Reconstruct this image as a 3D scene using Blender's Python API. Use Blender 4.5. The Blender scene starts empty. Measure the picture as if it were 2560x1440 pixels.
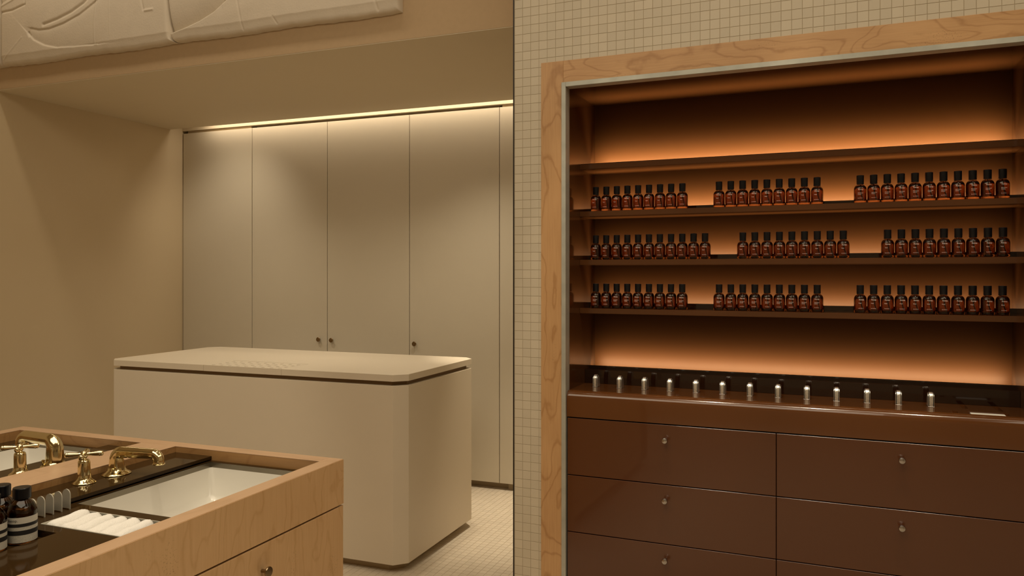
import bpy, bmesh, math, random
import numpy as np
from mathutils import Vector, Matrix, Euler
random.seed(7)
C = bpy.context.scene
COL = C.collection
PI = math.pi
R = math.radians

# ------------------------------------------------------------------ camera, world, lights, exposure
DELTA = R(1.5444)                       # the sales hall is turned by 1.5 degrees against the tiled wall
FW = Matrix.Identity(4)                 # frame of the tiled wall
FA = Matrix.Rotation(DELTA, 4, 'Z')     # frame of the alcove, island and washstand
cam = bpy.data.cameras.new('camera'); camo = bpy.data.objects.new('camera', cam); COL.objects.link(camo)
camo.location = (0, 0, 1.4); camo.rotation_euler = (R(90), 0, R(22.928))
cam.sensor_width = 36; cam.lens = 1950 * 36 / 2560; cam.shift_y = -37 / 2560; cam.clip_start = .02
C.camera = camo

w = bpy.data.worlds.new('world'); C.world = w; w.use_nodes = True
w.node_tree.nodes['Background'].inputs[0].default_value = (1, .8, .55, 1)
w.node_tree.nodes['Background'].inputs[1].default_value = .05

C.view_settings.view_transform = 'Standard'; C.view_settings.look = 'None'
C.view_settings.gamma = 1; C.view_settings.use_curve_mapping = False
C.view_settings.exposure = 0.0
C.cycles.use_denoising = True
C.cycles.max_bounces = 12; C.cycles.transmission_bounces = 12; C.cycles.glossy_bounces = 6
C.cycles.caustics_reflective = False; C.cycles.caustics_refractive = False
C.cycles.sample_clamp_indirect = 4

WARM = (1, .855, .64)
LED = (1, .79, .47)

def area(name, F, loc, rot, sx, sy, power, color=WARM, spread=PI):
    l = bpy.data.lights.new(name, 'AREA'); l.shape = 'RECTANGLE'; l.size = sx; l.size_y = sy
    l.energy = power; l.color = color; l.spread = spread
    o = bpy.data.objects.new(name, l); COL.objects.link(o)
    o.matrix_world = F @ Matrix.Translation(loc) @ Euler(rot).to_matrix().to_4x4()
    return o

def spot(name, F, loc, target, power, cone, blend=.6, size=.03, color=WARM):
    l = bpy.data.lights.new(name, 'SPOT'); l.energy = power; l.spot_size = R(cone); l.spot_blend = blend
    l.shadow_soft_size = size; l.color = color
    o = bpy.data.objects.new(name, l); COL.objects.link(o)
    d = Vector(target) - Vector(loc)
    o.matrix_world = F @ Matrix.Translation(loc) @ d.to_track_quat('-Z', 'Y').to_matrix().to_4x4()
    return o

# hall: wide soft ceiling light, small downlights, added fill spots and strips
area('hall_light', FA, (-1.2, .4, 3.42), (0, 0, 0), 3.0, 2.2, 60)
area('hall_light_right', FW, (1.6, 1.2, 3.42), (0, 0, 0), 1.2, 1.6, 15)
for i, (x, y, tx, ty, tz, p, cn) in enumerate([(-2.3, 1.3, -2.1, 1.45, .8, 44, 50), (-1.35, 1.5, -1.6, 1.55, .8, 32, 46),
                                      (-.75, 2.30, -.72, 3.02, .93, 56, 26), (-.1, 2.30, -.1, 3.02, .93, 56, 26), (.5, 2.25, .45, 3.0, .93, 48, 26), (-3.2, .7, -3.3, 3.2, .5, 84, 40), (.9, 1.2, -1.2, 1.3, .7, 38, 50),  # last two: fill spots added to brighten the island front and apron
                                      ]):
    spot('hall_downlight_and_fill', FA, (x, y, 3.4), (tx, ty, tz), p, cn)
area('relief_fill', FA, (-3.1, 2.80, 3.55), (R(18), 0, 0), 3.0, .10, 9)  # unseen strip added to brighten the relief panels
area('tile_fill', FW, (.6, 2.45, 3.55), (R(14), 0, 0), 3.4, .10, 8)  # unseen strip added to brighten the upper tiled wall
# alcove: downlights in the low ceiling and the cove light over the cupboard doors
for x, y, tx, ty, p, cn in [(-1.55, 4.03, -1.56, 4.14, 125, 42), (-1.9, 3.95, -1.9, 4.1, 32, 112), (-2.7, 3.85, -2.7, 3.9, 10, 110), (-3.4, 3.75, -3.4, 3.8, 22, 112)]:
    spot('alcove_downlight', FA, (x, y, 2.47), (tx, ty, 0), p, cn, .9, .03)
spot('alcove_washer', FA, (-3.88, 3.95, 2.47), (-4.02, 4.66, 1.62), 20, 92, 1.0, .04)
area('cove_light', FA, (-2.8, 4.585, 2.58), (R(0), 0, 0), 2.95, .07, 6.2, (1, .86, .68))
# display niche: light channels along the back of every shelf
SHELF_TOPS = (1.8553, 1.6582, 1.4558, 1.2534)
for z, p in zip(SHELF_TOPS, (5.4, 4.5, 2.4, 2.3)):
    area('shelf_light', FW, (-.2197, 3.262, z + .0115), (R(102), 0, 0), 1.56, .012, p, LED, R(124))
    area('soffit_fill', FW, (-.2197, 3.275, z + .004), (R(195), 0, 0), 1.56, .012, 1.8, LED, R(56))  # second strip per shelf, added to light the underside above
area('ledge_light', FW, (-.2197, 3.262, .9895 + .0055), (R(102), 0, 0), 1.56, .006, 3.2, LED, R(124))
area('ledge_fill', FW, (-.2197, 3.275, .9895 + .002), (R(195), 0, 0), 1.56, .012, .5, LED, R(56))  # extra up-facing strip, added like those on the shelves

# ------------------------------------------------------------------ materials
def nt(name):
    m = bpy.data.materials.new(name); m.use_nodes = True
    n = m.node_tree.nodes; return m, n, m.node_tree.links, n['Principled BSDF']

def N(n, t, **kw):
    x = n.new(t)
    for k, v in kw.items():
        if k in x.inputs: x.inputs[k].default_value = v
        else: setattr(x, k, v)
    return x

def math_(n, l, op, a, b=None):
    x = n.new('ShaderNodeMath'); x.operation = op
    for i, v in enumerate((a, b)):
        if v is None: continue
        if isinstance(v, (int, float)): x.inputs[i].default_value = v
        else: l.new(v, x.inputs[i])
    return x.outputs[0]

def mixc(n, l, fac, a, b, mode='MIX'):
    x = n.new('ShaderNodeMix'); x.data_type = 'RGBA'; x.blend_type = mode
    for s, v in ((x.inputs[0], fac), (x.inputs[6], a), (x.inputs[7], b)):
        if isinstance(v, (int, float)): s.default_value = v
        elif isinstance(v, tuple): s.default_value = (*v, 1) if len(v) == 3 else v
        else: l.new(v, s)
    return x.outputs[2]

def bump(n, l, b, height, strength, dist=.001):
    x = N(n, 'ShaderNodeBump', Strength=strength, Distance=dist); l.new(height, x.inputs['Height']); l.new(x.outputs[0], b.inputs['Normal'])

def plain(name, col, rough=.5, metal=0, var=.06, scale=8, bmp=.0, bscale=300, coat=0, spec=.5, ior=None):
    m, n, l, b = nt(name)
    b.inputs['Roughness'].default_value = rough; b.inputs['Metallic'].default_value = metal
    b.inputs['Coat Weight'].default_value = coat; b.inputs['Coat Roughness'].default_value = .03
    b.inputs['Specular IOR Level'].default_value = spec
    if ior: b.inputs['IOR'].default_value = ior
    tc = n.new('ShaderNodeTexCoord')
    no = N(n, 'ShaderNodeTexNoise', Scale=scale, Detail=3.0); l.new(tc.outputs['Object'], no.inputs['Vector'])
    a = tuple(c * (1 - var) for c in col); c2 = tuple(min(1, c * (1 + var)) for c in col)
    l.new(mixc(n, l, no.outputs['Fac'], a, c2), b.inputs['Base Color'])
    if bmp:
        n2 = N(n, 'ShaderNodeTexNoise', Scale=bscale, Detail=2.0); l.new(tc.outputs['Object'], n2.inputs['Vector'])
        bump(n, l, b, n2.outputs['Fac'], bmp)
    return m

M = {}
M['paint'] = plain('beige_paint', (.60, .53, .41), .55, var=.015, bmp=.08, bscale=500)
M['door'] = plain('beige_lacquer', (.60, .54, .43), .42, var=.015)
M['island'] = plain('stone_beige_lacquer', (.66, .58, .46), .42, var=.015)
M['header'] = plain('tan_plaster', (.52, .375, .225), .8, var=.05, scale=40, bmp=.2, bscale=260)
M['ceil'] = plain('ceiling_paint', (.64, .55, .40), .7, var=.01)
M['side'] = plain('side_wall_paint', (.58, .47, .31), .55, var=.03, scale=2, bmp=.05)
M['relief'] = plain('cast_plaster', (.72, .64, .53), .85, var=.05, scale=14, bmp=.12, bscale=160)
M['grout'] = plain('grout', (.44, .365, .25), .9, var=.1)
M['floor_grout'] = plain('floor_grout', (.46, .37, .25), .9, var=.1)
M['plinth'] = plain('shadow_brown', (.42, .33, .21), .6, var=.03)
M['gapdark'] = plain('recess_brown', (.20, .12, .05), .6)
M['black'] = plain('black_edge', (.012, .006, .004), .5)
M['lacquer'] = plain('chestnut_lacquer', (.096, .030, .0085), .24, var=.03, coat=.5, spec=.5)
M['lacquer_gloss'] = plain('dark_chestnut_gloss', (.090, .032, .0095), .12, var=.03, coat=.35)
M['back'] = plain('satin_chestnut_back', (.076, .0275, .0080), .45, var=.03, spec=.12)
M['bronze'] = plain('dark_bronze_glass', (.034, .018, .006), .07, var=.05, spec=.12)
M['steel'] = plain('brushed_steel', (.56, .52, .43), .32, 1, var=.12, scale=30, bmp=.12, bscale=90)
M['trim'] = plain('aged_nickel', (.50, .51, .46), .6, .6, var=.22, scale=16, bmp=.15, bscale=60)
M['polished'] = plain('hammered_steel', (.95, .92, .86), .27, .85, var=.08, bmp=.8, bscale=230)
M['knob'] = plain('gunmetal', (.52, .49, .47), .25, 1, var=.1)
M['knob_bronze'] = plain('bronze_knob', (.30, .22, .13), .25, 1, var=.1)
M['brass'] = plain('polished_brass', (.80, .69, .42), .10, 1, var=.12, scale=22, bmp=.12, bscale=70)
M['porcelain'] = plain('white_porcelain', (.69, .665, .60), .22, var=.01, coat=.3)
M['towel'] = plain('white_towelling', (.80, .78, .74), .95, var=.12, scale=500, bmp=1.0, bscale=520)
M['cap'] = plain('black_cap', (.006, .006, .008), .3, var=.1, spec=.35)
M['ink'] = plain('cream_print', (.95, .93, .90), .5, var=.02)
M['counter'] = plain('polished_counter_lacquer', (.120, .041, .0105), .16, var=.03, coat=.5)
M['splash'] = plain('dark_splash_gloss', (.020, .007, .0028), .10, var=.03, coat=.3)
M['frame_steel'] = plain('dark_frame_steel', (.26, .235, .19), .3, 1, var=.1)
M['satin'] = plain('satin_steel', (.58, .56, .48), .45, .45, var=.1, scale=30, bmp=.1, bscale=90)
M['black_ink'] = plain('black_print', (.012, .010, .010), .6)
M['white_card'] = plain('white_card', (.88, .87, .80), .8, var=.02)
M['wick'] = plain('dip_tube', (.35, .15, .06), .3)

def tile_mat(name, col):
    m, n, l, b = nt(name)
    oi = n.new('ShaderNodeObjectInfo'); ge = n.new('ShaderNodeNewGeometry')
    r = math_(n, l, 'FRACT', math_(n, l, 'ADD', oi.outputs['Random'], ge.outputs['Random Per Island']))
    tc = n.new('ShaderNodeTexCoord'); no = N(n, 'ShaderNodeTexNoise', Scale=120.0); l.new(tc.outputs['Object'], no.inputs['Vector'])
    f = math_(n, l, 'ADD', math_(n, l, 'MULTIPLY', r, .75), math_(n, l, 'MULTIPLY', no.outputs['Fac'], .25))
    l.new(mixc(n, l, f, tuple(c * .94 for c in col), tuple(min(1, c * 1.05) for c in col)), b.inputs['Base Color'])
    b.inputs['Roughness'].default_value = .5
    bump(n, l, b, no.outputs['Fac'], .08)
    return m
M['tile'] = tile_mat('beige_mosaic_tile', (.625, .555, .43))
M['floor_tile'] = tile_mat('floor_mosaic_tile', (.66, .575, .455))

def floor_far():
    m, n, l, b = nt('floor_mosaic_pattern')
    tc = n.new('ShaderNodeTexCoord')
    br = N(n, 'ShaderNodeTexBrick', Scale=1.0, offset=0.0, squash=1.0)
    br.inputs['Mortar Size'].default_value = .0011; br.inputs['Brick Width'].default_value = .036; br.inputs['Row Height'].default_value = .036
    br.inputs['Color1'].default_value = (.63, .545, .43, 1); br.inputs['Color2'].default_value = (.68, .60, .48, 1); br.inputs['Mortar'].default_value = (.46, .37, .25, 1)
    l.new(tc.outputs['Object'], br.inputs['Vector']); l.new(br.outputs['Color'], b.inputs['Base Color']); b.inputs['Roughness'].default_value = .55
    return m
M['floor_far'] = floor_far()

def wood(name, light, dark, axis, seed, rough=.42, freq=11.0, contrast=1.0, pores=.6):
    """Burl veneer: growth contours of a stretched noise, fine fibre and clusters of small dark eyes."""
    m, n, l, b = nt(name)
    tc = n.new('ShaderNodeTexCoord')
    mp = n.new('ShaderNodeMapping'); l.new(tc.outputs['Object'], mp.inputs['Vector']); mp.inputs['Location'].default_value = (seed, seed * 1.7, seed * .6)
    s = [5.0, 5.0, 5.0]; s['xyz'.index(axis)] = 1.7; mp.inputs['Scale'].default_value = s
    warp = N(n, 'ShaderNodeTexNoise', Scale=1.3, Detail=2.0); l.new(mp.outputs[0], warp.inputs['Vector'])
    wv = n.new('ShaderNodeVectorMath'); wv.operation = 'MULTIPLY_ADD'; l.new(warp.outputs['Color'], wv.inputs[0]); wv.inputs[1].default_value = (.9, .9, .9); l.new(mp.outputs[0], wv.inputs[2])
    no = N(n, 'ShaderNodeTexNoise', Scale=.9, Detail=2.5, Roughness=.45); l.new(wv.outputs[0], no.inputs['Vector'])
    fine = N(n, 'ShaderNodeTexNoise', Scale=26.0, Detail=3.0); l.new(tc.outputs['Object'], fine.inputs['Vector'])
    ph = math_(n, l, 'FRACT', math_(n, l, 'MULTIPLY', math_(n, l, 'ADD', no.outputs['Fac'], math_(n, l, 'MULTIPLY', fine.outputs['Fac'], .03)), freq))
    line = math_(n, l, 'POWER', math_(n, l, 'ABSOLUTE', math_(n, l, 'SINE', math_(n, l, 'MULTIPLY', ph, PI))), 26.0)                                   # sharp late-wood line, soft fall
    mp2 = n.new('ShaderNodeMapping'); l.new(tc.outputs['Object'], mp2.inputs['Vector'])
    s2 = [170.0, 170.0, 170.0]; s2['xyz'.index(axis)] = 9.0; mp2.inputs['Scale'].default_value = s2
    fib = N(n, 'ShaderNodeTexNoise', Scale=1.0, Detail=3.0); l.new(mp2.outputs[0], fib.inputs['Vector'])
    blob = N(n, 'ShaderNodeTexNoise', Scale=7.0, Detail=1.0); l.new(tc.outputs['Object'], blob.inputs['Vector'])
    f = math_(n, l, 'ADD', math_(n, l, 'ADD', math_(n, l, 'MULTIPLY', line, .28 * contrast), math_(n, l, 'MULTIPLY', no.outputs['Fac'], .30 * contrast)), math_(n, l, 'ADD', math_(n, l, 'MULTIPLY', fib.outputs['Fac'], .34), math_(n, l, 'MULTIPLY', blob.outputs['Fac'], .28)))
    col = mixc(n, l, f, light, dark)
    vo = N(n, 'ShaderNodeTexNoise', Scale=240.0, Detail=3.0); l.new(tc.outputs['Object'], vo.inputs['Vector'])
    msk = N(n, 'ShaderNodeTexNoise', Scale=2.0, Detail=2.0); l.new(mp.outputs[0], msk.inputs['Vector'])
    mr = N(n, 'ShaderNodeMapRange'); l.new(msk.outputs['Fac'], mr.inputs[0]); mr.inputs[1].default_value = .59; mr.inputs[2].default_value = .66
    dr = N(n, 'ShaderNodeMapRange'); l.new(vo.outputs['Fac'], dr.inputs[0]); dr.inputs[1].default_value = .58; dr.inputs[2].default_value = .70
    pore = math_(n, l, 'MULTIPLY', mr.outputs[0], dr.outputs[0])
    col = mixc(n, l, math_(n, l, 'MULTIPLY', pore, pores), col, tuple(c * .40 for c in dark))
    l.new(col, b.inputs['Base Color']); b.inputs['Roughness'].default_value = rough
    bump(n, l, b, fib.outputs['Fac'], .05)
    return m
WL, WD = (.76, .48, .24), (.36, .175, .06)
M['wood_v'] = wood('burl_veneer_upright', WL, WD, 'z', 3.1, freq=11.0)
M['wood_h'] = wood('burl_veneer_level', WL, WD, 'x', 8.4, freq=13.0)
M['wood_y'] = wood('maple_rim', (.56, .375, .235), (.38, .235, .13), 'y', 5.2, .4, 9.0, .7, pores=0.0)
M['wood_x'] = wood('maple_rim_cross', (.56, .375, .235), (.38, .235, .13), 'x', 2.7, .4, 9.0, .7, pores=0.0)
M['inner'] = wood('burl_shaded_face', (.46, .27, .11), (.24, .11, .035), 'x', 1.6, .4, 13.0, .8)  # darkened burl: shade on the rim's inner faces is put into the colour
M['apron'] = wood('burl_apron', (.76, .52, .29), (.47, .27, .11), 'z', 6.6, .38, 17.0, .75)

def glass(name, col, ior, rough=0.0):
    m, n, l, b = nt(name)
    tc = n.new('ShaderNodeTexCoord'); no = N(n, 'ShaderNodeTexNoise', Scale=30.0); l.new(tc.outputs['Object'], no.inputs['Vector'])
    l.new(mixc(n, l, no.outputs['Fac'], tuple(c * .97 for c in col), col), b.inputs['Base Color'])
    b.inputs['Transmission Weight'].default_value = 1; b.inputs['IOR'].default_value = ior; b.inputs['Roughness'].default_value = rough
    return m
M['amber'] = glass('amber_glass', (.60, .35, .19), 1.5)
M['perfume'] = glass('amber_perfume', (.30, .135, .052), 1.36)
M['dark_amber'] = glass('dark_amber_glass', (.60, .22, .05), 1.5)
M['lotion'] = plain('dark_lotion', (.05, .018, .006), .15)

def label_mat():
    m, n, l, b = nt('printed_cream_label')
    tc = n.new('ShaderNodeTexCoord'); sp = n.new('ShaderNodeSeparateXYZ'); l.new(tc.outputs['UV'], sp.inputs[0])
    # rows of tiny unreadable type: uv.y in mm, uv.x in mm
    row = math_(n, l, 'FRACT', math_(n, l, 'MULTIPLY', sp.outputs['Y'], .62))
    inrow = math_(n, l, 'LESS_THAN', row, .42)
    no = N(n, 'ShaderNodeTexNoise', Scale=1.0, Detail=0.0)
    cb = n.new('ShaderNodeCombineXYZ'); l.new(math_(n, l, 'MULTIPLY', sp.outputs['X'], 1.6), cb.inputs[0])
    l.new(math_(n, l, 'MULTIPLY', math_(n, l, 'FLOOR', math_(n, l, 'MULTIPLY', sp.outputs['Y'], .62)), 7.3), cb.inputs[1]); l.new(cb.outputs[0], no.inputs['Vector'])
    ink = math_(n, l, 'MULTIPLY', inrow, math_(n, l, 'GREATER_THAN', no.outputs['Fac'], .46))
    zone = math_(n, l, 'LESS_THAN', sp.outputs['Y'], 40.0)
    l.new(mixc(n, l, math_(n, l, 'MULTIPLY', math_(n, l, 'MULTIPLY', ink, zone), .55), (.62, .585, .50), (.10, .08, .06)), b.inputs['Base Color'])
    b.inputs['Roughness'].default_value = .55
    return m
M['label'] = label_mat()

# ------------------------------------------------------------------ helpers
BASE = {}
def link(o): COL.objects.link(o); return o
def finish(o, smooth=None):
    if smooth is not None:
        for p in o.data.polygons: p.use_smooth = True
        try:
            mod = o.modifiers.new('smooth_angle', 'NODES')
            o.modifiers.remove(mod)
        except Exception: pass
    return o
def tag(o, label=None, cat=None, group=None, kind=None):
    if label: o['label'] = label
    if cat: o['category'] = cat
    if group: o['group'] = group
    if kind: o['kind'] = kind
    return o
def thing(name, label, cat, F, loc=(0, 0, 0), group=None):
    o = bpy.data.objects.new(name, None); o.empty_display_size = .05; link(o)
    o.matrix_world = F @ Matrix.Translation(loc); BASE[o.name] = Vector(loc)
    return tag(o, label, cat, group)
def mesh_of(bm, name, smooth=False, sharp=35):
    if smooth:
        for f in bm.faces: f.smooth = True
        for e in bm.edges:
            if len(e.link_faces) == 2 and e.calc_face_angle(0) > R(sharp): e.smooth = False
    me = bpy.data.meshes.new(name); bm.to_mesh(me); bm.free(); return me
def part(name, bm, mat, parent, smooth=False, label=None, kind=None, sharp=35):
    """A mesh child; bm is in frame coordinates, shifted to the thing's base."""
    base = BASE[parent.name]
    bmesh.ops.translate(bm, verts=bm.verts, vec=-base)
    me = mesh_of(bm, name, smooth, sharp); me.materials.append(mat)
    o = link(bpy.data.objects.new(name, me)); o.parent = parent; BASE[o.name] = base
    return tag(o, label, kind=kind)
def solid(name, bm, mat, F, label=None, cat=None, kind=None, group=None, smooth=False, loc=(0, 0, 0)):
    bmesh.ops.translate(bm, verts=bm.verts, vec=-Vector(loc))
    me = mesh_of(bm, name, smooth); me.materials.append(mat)
    o = link(bpy.data.objects.new(name, me)); o.matrix_world = F @ Matrix.Translation(loc); BASE[o.name] = Vector(loc)
    return tag(o, label, cat, group, kind)
def box(bm, x0, x1, y0, y1, z0, z1, bev=0, seg=1):
    r = bmesh.ops.create_cube(bm, size=1)
    vs = r['verts']
    for v in vs: v.co = Vector(((x0 + x1) / 2 + v.co.x * (x1 - x0), (y0 + y1) / 2 + v.co.y * (y1 - y0), (z0 + z1) / 2 + v.co.z * (z1 - z0)))
    if bev:
        es = list({e for v in vs for e in v.link_edges})
        bmesh.ops.bevel(bm, geom=es, offset=bev, segments=seg, affect='EDGES', profile=.5)
    return bm
def B(*a, **k): return box(bmesh.new(), *a, **k)
def boxes(*lst, bev=0):
    bm = bmesh.new()
    for a in lst: box(bm, *a, bev=bev)
    return bm
def lathe(bm, prof, cx=0, cy=0, cz=0, seg=32, sx=1, sy=1):
    rings = []
    for r, z in prof:
        if r < 1e-6: rings.append([bm.verts.new((cx, cy, cz + z))])
        else: rings.append([bm.verts.new((cx + r * sx * math.cos(2 * PI * i / seg), cy + r * sy * math.sin(2 * PI * i / seg), cz + z)) for i in range(seg)])
    for a, b in zip(rings, rings[1:]):
        for i in range(seg):
            j = (i + 1) % seg
            if len(a) == 1 and len(b) == 1: break
            if len(a) == 1: bm.faces.new((a[0], b[i], b[j]))
            elif len(b) == 1: bm.faces.new((a[i], b[0], a[j]))
            else: bm.faces.new((a[i], b[i], b[j], a[j]))
    bmesh.ops.recalc_face_normals(bm, faces=bm.faces)
    return bm
def sweep(bm, pts, rad, seg=20, up=(0, 0, 1), shape=None):
    """Tube through pts with (ra, rb) radii; closed ends. shape(angle)->scale makes flutes."""
    P = [Vector(p) for p in pts]; rings = []; prev = None
    for i, p in enumerate(P):
        t = ((P[min(i + 1, len(P) - 1)] - P[max(i - 1, 0)])).normalized()
        if prev is None:
            side = t.cross(Vector((0, 1, 0)) if abs(t.y) < .9 else Vector((1, 0, 0))).normalized()
        else:
            side = (prev - t * prev.dot(t)).normalized()
        prev = side; nrm = t.cross(side)
        ra, rb = rad[i] if isinstance(rad[i], tuple) else (rad[i], rad[i])
        ring = []
        for k in range(seg):
            a = 2 * PI * k / seg; s = shape(a) if shape else 1
            ring.append(bm.verts.new(p + side * math.cos(a) * ra * s + nrm * math.sin(a) * rb * s))
        rings.append(ring)
    for a, b in zip(rings, rings[1:]):
        for i in range(seg):
            j = (i + 1) % seg; bm.faces.new((a[i], b[i], b[j], a[j]))
    bm.faces.new(rings[0]); bm.faces.new(rings[-1][::-1])
    bmesh.ops.recalc_face_normals(bm, faces=bm.faces)
    return bm
def prism(bm, outline, z0, z1, bev=0):
    lo = [bm.verts.new((x, y, z0)) for x, y in outline]; hi = [bm.verts.new((x, y, z1)) for x, y in outline]
    n = len(outline)
    bm.faces.new(lo[::-1]); bm.faces.new(hi)
    for i in range(n): bm.faces.new((lo[i], lo[(i + 1) % n], hi[(i + 1) % n], hi[i]))
    bmesh.ops.recalc_face_normals(bm, faces=bm.faces)
    if bev: bmesh.ops.bevel(bm, geom=[e for e in bm.edges], offset=bev, segments=2, affect='EDGES', profile=.5)
    return bm
def octagon(x0, x1, y0, y1, c): return [(x0 + c, y0), (x1 - c, y0), (x1, y0 + c), (x1, y1 - c), (x1 - c, y1), (x0 + c, y1), (x0, y1 - c), (x0, y0 + c)]
def rect(x0, x1, y0, y1): return [(x0, y0), (x1, y0), (x1, y1), (x0, y1)]
def circ(x, y, r, n=20): return [(x + r * math.cos(2 * PI * i / n), y + r * math.sin(2 * PI * i / n)) for i in range(n)]
def plate(outline, holes, z0, z1, bev=0.0):
    """Flat plate with real openings, as bmesh."""
    cu = bpy.data.curves.new('plate', 'CURVE'); cu.dimensions = '2D'; cu.fill_mode = 'BOTH'
    for pl in [outline] + holes:
        s = cu.splines.new('POLY'); s.points.add(len(pl) - 1); s.use_cyclic_u = True
        for p, (x, y) in zip(s.points, pl): p.co = (x, y, 0, 1)
    cu.extrude = (z1 - z0) / 2 - bev; cu.bevel_depth = bev; cu.bevel_resolution = 1; cu.offset = -bev
    o = bpy.data.objects.new('plate', cu); link(o)
    bpy.context.view_layer.update()
    me = bpy.data.meshes.new_from_object(o.evaluated_get(bpy.context.evaluated_depsgraph_get()))
    bm = bmesh.new(); bm.from_mesh(me); bpy.data.objects.remove(o); bpy.data.meshes.remove(me); bpy.data.curves.remove(cu)
    bmesh.ops.remove_doubles(bm, verts=bm.verts, dist=1e-6)
    for f in bm.faces: f.smooth = False
    bmesh.ops.translate(bm, verts=bm.verts, vec=(0, 0, (z0 + z1) / 2))
    return bm
def text_bm(items, radius=None):
    """items: (text, size, x, z); upright type facing -Y, wrapped round a cylinder of the radius."""
    bm = bmesh.new()
    for txt, size, x, z in items:
        cu = bpy.data.curves.new('type', 'FONT'); cu.body = txt; cu.size = size; cu.resolution_u = 2; cu.space_character = 1.02
        o = bpy.data.objects.new('type', cu); link(o); bpy.context.view_layer.update()
        me = bpy.data.meshes.new_from_object(o.evaluated_get(bpy.context.evaluated_depsgraph_get()))
        t = bmesh.new(); t.from_mesh(me)
        for v in t.verts: v.co = Vector((v.co.x + x, 0, v.co.y + z))
        t.to_mesh(me); t.free(); bm.from_mesh(me)
        bpy.data.objects.remove(o); bpy.data.meshes.remove(me); bpy.data.curves.remove(cu)
    if radius:
        for v in bm.verts:
            a = v.co.x / radius; v.co = Vector((radius * math.sin(a), -radius * math.cos(a), v.co.z))
    return bm
def dup(root, M4, label=None, group=None):
    r = root.copy(); link(r); r.matrix_world = M4
    if label: r['label'] = label
    if group: r['group'] = group
    for ch in root.children:
        c = ch.copy(); link(c); c.parent = r
        for g in ch.children:
            d = g.copy(); link(d); d.parent = c
    return r
def view_px(F, p):
    q = F @ Vector(p); c, s = math.cos(R(22.928)), math.sin(R(22.928))
    D = -s * q.x + c * q.y
    if D < .05: return None
    return 1280 + 1950 * (c * q.x + s * q.y) / D, 683 - 1950 * (q.z - 1.4) / D, D

# ------------------------------------------------------------------ room shell
ZC = 2.484          # low alcove ceiling
def struct(name, bm, mat, F, loc=(0, 0, 0)): return solid(name, bm, mat, F, kind='structure', loc=loc)

floor = struct('floor', B(-4.7, 3.6, -3.1, 4.9, -.10, -.0012), M['floor_grout'], FA)
BASE[floor.name] = Vector((0, 0, 0))
P = .036
fx0, fx1, fy0, fy1 = -2.70, -1.08, 2.40, 4.78
part('far_paving', boxes((-4.7, fx0, -3.1, 4.9, -.001, 0), (fx1, 3.6, -3.1, 4.9, -.001, 0), (fx0, fx1, -3.1, fy0, -.001, 0)), M['floor_far'], floor)
def tile_bm(s, t, bev):
    bm = bmesh.new(); h = s / 2; b = bev
    lo = [bm.verts.new((x, y, 0)) for x, y in rect(-h, h, -h, h)]
    mi = [bm.verts.new((x, y, t - b * .6)) for x, y in rect(-h, h, -h, h)]
    hi = [bm.verts.new((x, y, t)) for x, y in rect(-h + b, h - b, -h + b, h - b)]
    for i in range(4):
        j = (i + 1) % 4; bm.faces.new((lo[i], lo[j], mi[j], mi[i])); bm.faces.new((mi[i], mi[j], hi[j], hi[i]))
    bm.faces.new(hi); return bm
def join_tiles(src, spots, rotx=False):
    co = np.array([v.co[:] for v in src.vertices]); fs = [list(p.vertices) for p in src.polygons]
    if rotx: co = np.stack([co[:, 0], -co[:, 2], co[:, 1]], 1)
    vs = (np.array(spots)[:, None, :] + co[None]).reshape(-1, 3); k = len(co)
    faces = [[i * k + a for a in f] for i in range(len(spots)) for f in fs]
    me = bpy.data.meshes.new('tiles'); me.from_pydata(vs.tolist(), [], faces); return me
tme = mesh_of(tile_bm(P - .0017, .0022, .0006), 'floor_tile'); tme.materials.append(M['floor_tile'])
spots = []
ISL = (-3.57, -1.84, 3.23, 3.93)
for i in range(int((fx1 - fx0) / P)):
    for j in range(int((fy1 - fy0) / P)):
        x, y = fx0 + (i + .5) * P, fy0 + (j + .5) * P
        if ISL[0] < x < ISL[1] - .02 and ISL[2] + .02 < y < ISL[3] - .02: continue
        spots.append((x, y, -.0022))
def area_in_view(F, s):
    q = view_px(F, s)
    return q and 853 < q[0] < 1283 and 1200 < q[1] < 1440 and (1.0 / q[2] ** 3)
vis = sorted([s for s in spots if area_in_view(FA, s)], key=lambda s: -area_in_view(FA, s))
near = set(vis[:300])
for s in vis[:300]:
    o = link(bpy.data.objects.new('tile', tme)); o.parent = floor; o.location = s
me = join_tiles(tme, [s for s in spots if s not in near]); me.materials.append(M['floor_tile'])
o = link(bpy.data.objects.new('small_tiles', me)); o.parent = floor; tag(o, kind='stuff')

# alcove
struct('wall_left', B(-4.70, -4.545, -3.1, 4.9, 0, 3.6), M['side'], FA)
struct('wall_back', B(-4.545, -.95, 4.78, 4.9, 0, 3.6), M['paint'], FA)
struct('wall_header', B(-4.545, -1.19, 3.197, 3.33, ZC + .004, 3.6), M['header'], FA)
struct('ceiling', B(-4.545, -.95, 3.198, 4.5405, ZC, ZC + .04), M['ceil'], FA)
struct('wall_alcove', B(-1.19, -1.07, 3.46, 4.78, 0, 2.9), M['paint'], FA)
struct('trim_2', boxes((-4.545, -.95, 4.5005, 4.5405, ZC + .04, 2.62), (-4.545, -.95, 4.5405, 4.78, 2.60, 2.62)), M['ceil'], FA)
# hall
struct('ceiling', B(-4.7, 3.6, -3.1, 3.3, 3.6, 3.7), M['ceil'], FA)
struct('wall_rear', B(-4.7, 3.6, -3.2, -3.1, 0, 3.6), M['paint'], FA)
struct('wall_side', B(3.2, 3.3, -3.1, 3.3, 0, 3.6), M['tile'], FW)

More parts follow.
